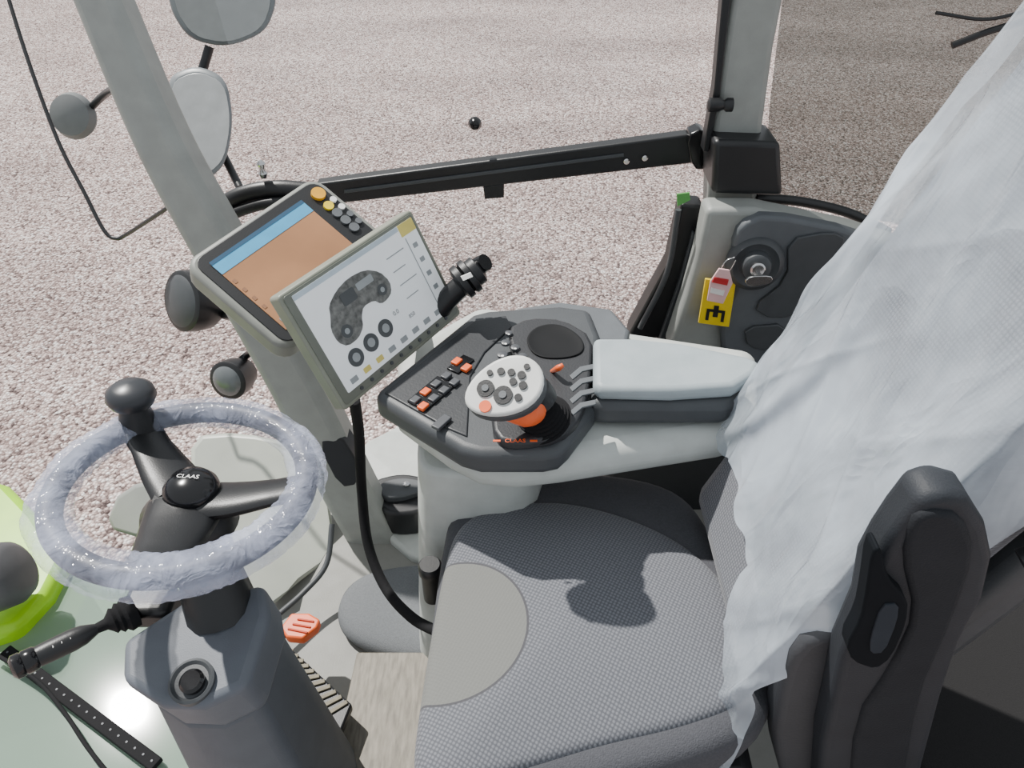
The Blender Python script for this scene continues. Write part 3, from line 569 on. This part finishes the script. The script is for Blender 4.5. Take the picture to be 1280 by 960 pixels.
# ================================================================= STEERING
HC=pt(231,605,.95); n=V((.08,.09,.99)).normalized(); e1=(V((1,0,0))-n*n.x).normalized(); e2=n.cross(e1)
def W(x,y,h=0): return HC+e1*x+e2*y+n*h
sw=thing('steering_wheel','black three spoke steering wheel with spinner knob','steering wheel',tuple(HC))
R=.152
def torus(name,R,r,m,par,wr=0,N=200,Mn=20):
    vs=[];fs=[]
    for i in range(N):
        t=2*math.pi*i/N
        fl_=1+.18*max(0,-math.sin(t)) if wr else 1
        for j in range(Mn):
            p=2*math.pi*j/Mn; rr=r*fl_
            if wr: 
                rr+=wr*noise.noise(V((math.cos(t)*3,math.sin(t)*3,math.cos(p)*1.5)))+wr*.5*sridge(noise.noise(V((math.cos(t)*12+math.sin(p)*.9,math.sin(t)*12,math.cos(p)*.5)))) -wr*.3
            q=.78 if wr else 1
            vs.append(W((R+rr*math.cos(p))*math.cos(t),(R+rr*math.cos(p))*math.sin(t),rr*q*math.sin(p)))
    for i in range(N):
        for j in range(Mn):
            a,b=i*Mn+j,i*Mn+(j+1)%Mn; c,d=((i+1)%N)*Mn+(j+1)%Mn,((i+1)%N)*Mn+j; fs.append([a,b,c,d])
    return mesh(name,vs,fs,m,par,ang=180)
torus('rim',R,.0150,mat('rim_black',(34,34,42),.5),sw,N=96,Mn=16)
wf=filmmat('wheel_plastic_film',(212,220,246),.14,.50,ns=14,bump=.7,bs=(32,32,32),dist=.012,rough=.08,tlw=.15)
wc=thing('wheel_plastic_cover','wrinkled translucent plastic film wrapped around wheel rim','plastic cover',tuple(HC))
torus('film',R,.0255,wf,wc,wr=.0035,N=520,Mn=28)
def spoke(a,w0,w1,r1=R):
    a=math.radians(a); d=(math.cos(a),math.sin(a))
    pts=[W(d[0]*r,d[1]*r,h) for r,h in((.015,-.03),(.06,-.025),(.11,-.012),(r1,0))]
    tube('spoke',pts,[w0,w0*.9,w1,w1],M_bk,sw,flat=.42,n=16)
spoke(133,.040,.028); spoke(3,.042,.030); spoke(275,.048,.034)
lathe('boss',W(0,-.008,-.075),n,[(.055,0),(.062,.015),(.058,.035),(.045,.05),(.038,.06)],M_bk,sw)
lathe('hub_cap',W(.006,.002,-.02),n,[(.034,0),(.036,.008),(.034,.016),(.026,.026),(.014,.031),(.002,.033)],M_bkg,sw)
fh=Pl(W(.006,.0,.0135),e1,-e2); fh.n=n
text('hub_lettering','CLAAS',fh,0,0,.0095,.0,M_wh,sw)
a=math.radians(133); kx,ky=.150*math.cos(a),.150*math.sin(a)
lathe('knob_post',W(kx,ky,.0),n,[(.028,0),(.024,.014),(.017,.040)],M_bk,sw)
lathe('spinner_knob',W(kx,ky,.036),n,[(.013,0),(.028,.006),(.0325,.016),(.030,.026),(.020,.034),(.002,.037)],mat('knob_grey_black',(44,46,50),.35),sw)
cm=mat('column_grey',(92,97,105),.55,bump=.15,bs=600)
sc_=thing('steering_column','dark grey moulded steering column cover on the floor','steering column',(-.4,.5,0))
top_o=[pt(u,v,t) for u,v,t in[(152,800,.98),(238,744,1.02),(330,728,1.02),(336,768,.995),(308,858,.935),(252,884,.92),(200,882,.92),(150,850,.94)]]
prism('upper_cover',top_o,(.01,.01,-.08),cm,sc_,bevel=.012,seg=4,sc=.97)
tc_=sum(top_o,V((0,0,0)))/len(top_o)
low=[tc_+(p-tc_)*.90+V((.006,.006,-.07)) for p in top_o]
zb=min(p.z for p in low)
prism('lower_cover',low,(.040,-.035,-(zb-.02)),mat('column_lower',(84,89,96),.55,bump=.15,bs=600),sc_,bevel=.014,seg=4,sc=1.35)
tube('column_shaft',[V((-.40,.58,.5)),(V((-.40,.58,.5))+W(0,0,-.06))/2,W(0,0,-.06)],[.05,.04,.04],M_bk,sc_)
kc=pt(240,852,.936); kn=(top_o[2]-top_o[5]).cross(top_o[7]-top_o[4]).normalized()
if kn.z<0: kn=-kn
lathe('adjuster_recess',kc,kn,[(.028,-.02),(.0285,.003),(.025,.005),(.021,.0015)],M_dk,sc_)
lathe('adjuster_button',kc+kn*.001+V((.003,-.002,0)),kn,[(.015,0),(.0155,.008),(.012,.012)],M_bkg,sc_)
st=thing('indicator_stalk','black control stalk with printed symbols below the wheel','control lever',pt(165,765,.98))
pA,pB=pt(158,768,1.0),pt(32,828,.93); d=(pB-pA).normalized()
lathe('stalk_boot',pA,d,[(.022,-.012),(.024,.0),(.019,.005),(.021,.009),(.016,.013),(.018,.017),(.013,.021),(.008,.026),(.006,.045)],M_rub,st)
lathe('stalk_grip',pA+d*.035,d,[(.006,0),(.010,.010),(.013,.018),(.0145,.032),(.0142,.060),(.0135,.072)],M_bk,st)
lathe('stalk_tip',pA+d*.107,d,[(.0135,0),(.0155,.003),(.016,.014),(.0145,.016),(.016,.018),(.016,.026),(.011,.030)],M_bkg,st)
for i in range(3): 
    c=pA+d*(.062+i*.010)+V((0,-.008,.0122)); lathe('stalk_symbol',c,(0,-.5,.8),[(.0018,0),(.0018,.0012)],M_wh,st,n=8)
box('switch_block',pt(190,758,1.04),(.07,.05,.04),M_bk,st,bevel=.01)
# ================================================================= PEDALS
pdm=mat('pedal_rib',(124,118,102),.8,var=.2,vs=80)
pd=thing('brake_pedal','black ribbed brake pedal pad above the floor','pedal',pz(385,865,.02))
z=.11; A,B,Cc,D=pz(326,806,z),pz(366,812,z),pz(440,880,z),pz(424,920,z); E=pz(402,905,z)
prism('pedal_plate',[A,B,Cc,D,E],(0,0,-.02),M_bk,pd,bevel=.004)
for i in range(11):
    k_=(i+.5)/11; a_=A.lerp(E,k_); b_=B.lerp(Cc,k_); dd=(b_-a_); q=V((dd.y,-dd.x,0)).normalized()*.0038
    a1=a_.lerp(b_,.06); b1=a_.lerp(b_,.94)
    prism('pedal_rib',[a1-q,b1-q,b1+q,a1+q],(0,0,.004),pdm,pd,bevel=.001)
tube('pedal_arm',[pz(400,880,.09),pz(375,900,.05),pz(350,930,.01)],.01,M_bk,pd)
op=thing('accelerator_pedal','orange ribbed pedal on a short black arm','pedal',pz(370,790,.05))
z=.135; PP=[pz(u,v,z) for u,v in[(350,784),(364,766),(386,766),(400,774),(396,784),(378,798),(358,796)]]
prism('orange_pad',PP,(0,0,-.022),M_or,op,bevel=.004)
for i in range(3): 
    a_,b_=pz(360+i*6,786-i*6,z+.001),pz(384+i*4,791-i*7,z+.001); tube('pad_groove',[a_,b_],.0022,mat('orange_dark',(190,62,26),.5),op,smoothp=False,n=8)
tube('pedal_arm',[pz(355,793,.125),pz(340,802,.09),pz(326,812,.02)],.008,M_bk,op)
# ================================================================= LIGHT
wd=bpy.data.worlds.new('World'); scene.world=wd; wd.use_nodes=True
bg=wd.node_tree.nodes['Background']; bg.inputs['Color'].default_value=(.90,.95,1,1); bg.inputs['Strength'].default_value=.85
su=bpy.data.lights.new('sun','SUN'); su.energy=8.0; su.angle=math.radians(1.0); su.color=(1,.97,.92)
so=bpy.data.objects.new('sun',su); bpy.context.collection.objects.link(so); so.rotation_euler=V((.45,-.42,-.85)).to_track_quat('-Z','Y').to_euler(); so.location=(-2,3,4)
cd=bpy.data.cameras.new('camera'); cd.sensor_width=36; cd.lens=F/1280*36; cd.clip_start=.02; cd.clip_end=200
co=bpy.data.objects.new('camera',cd); bpy.context.collection.objects.link(co); co.location=CAM; co.rotation_euler=(math.pi/2-TH,0,0); scene.camera=co
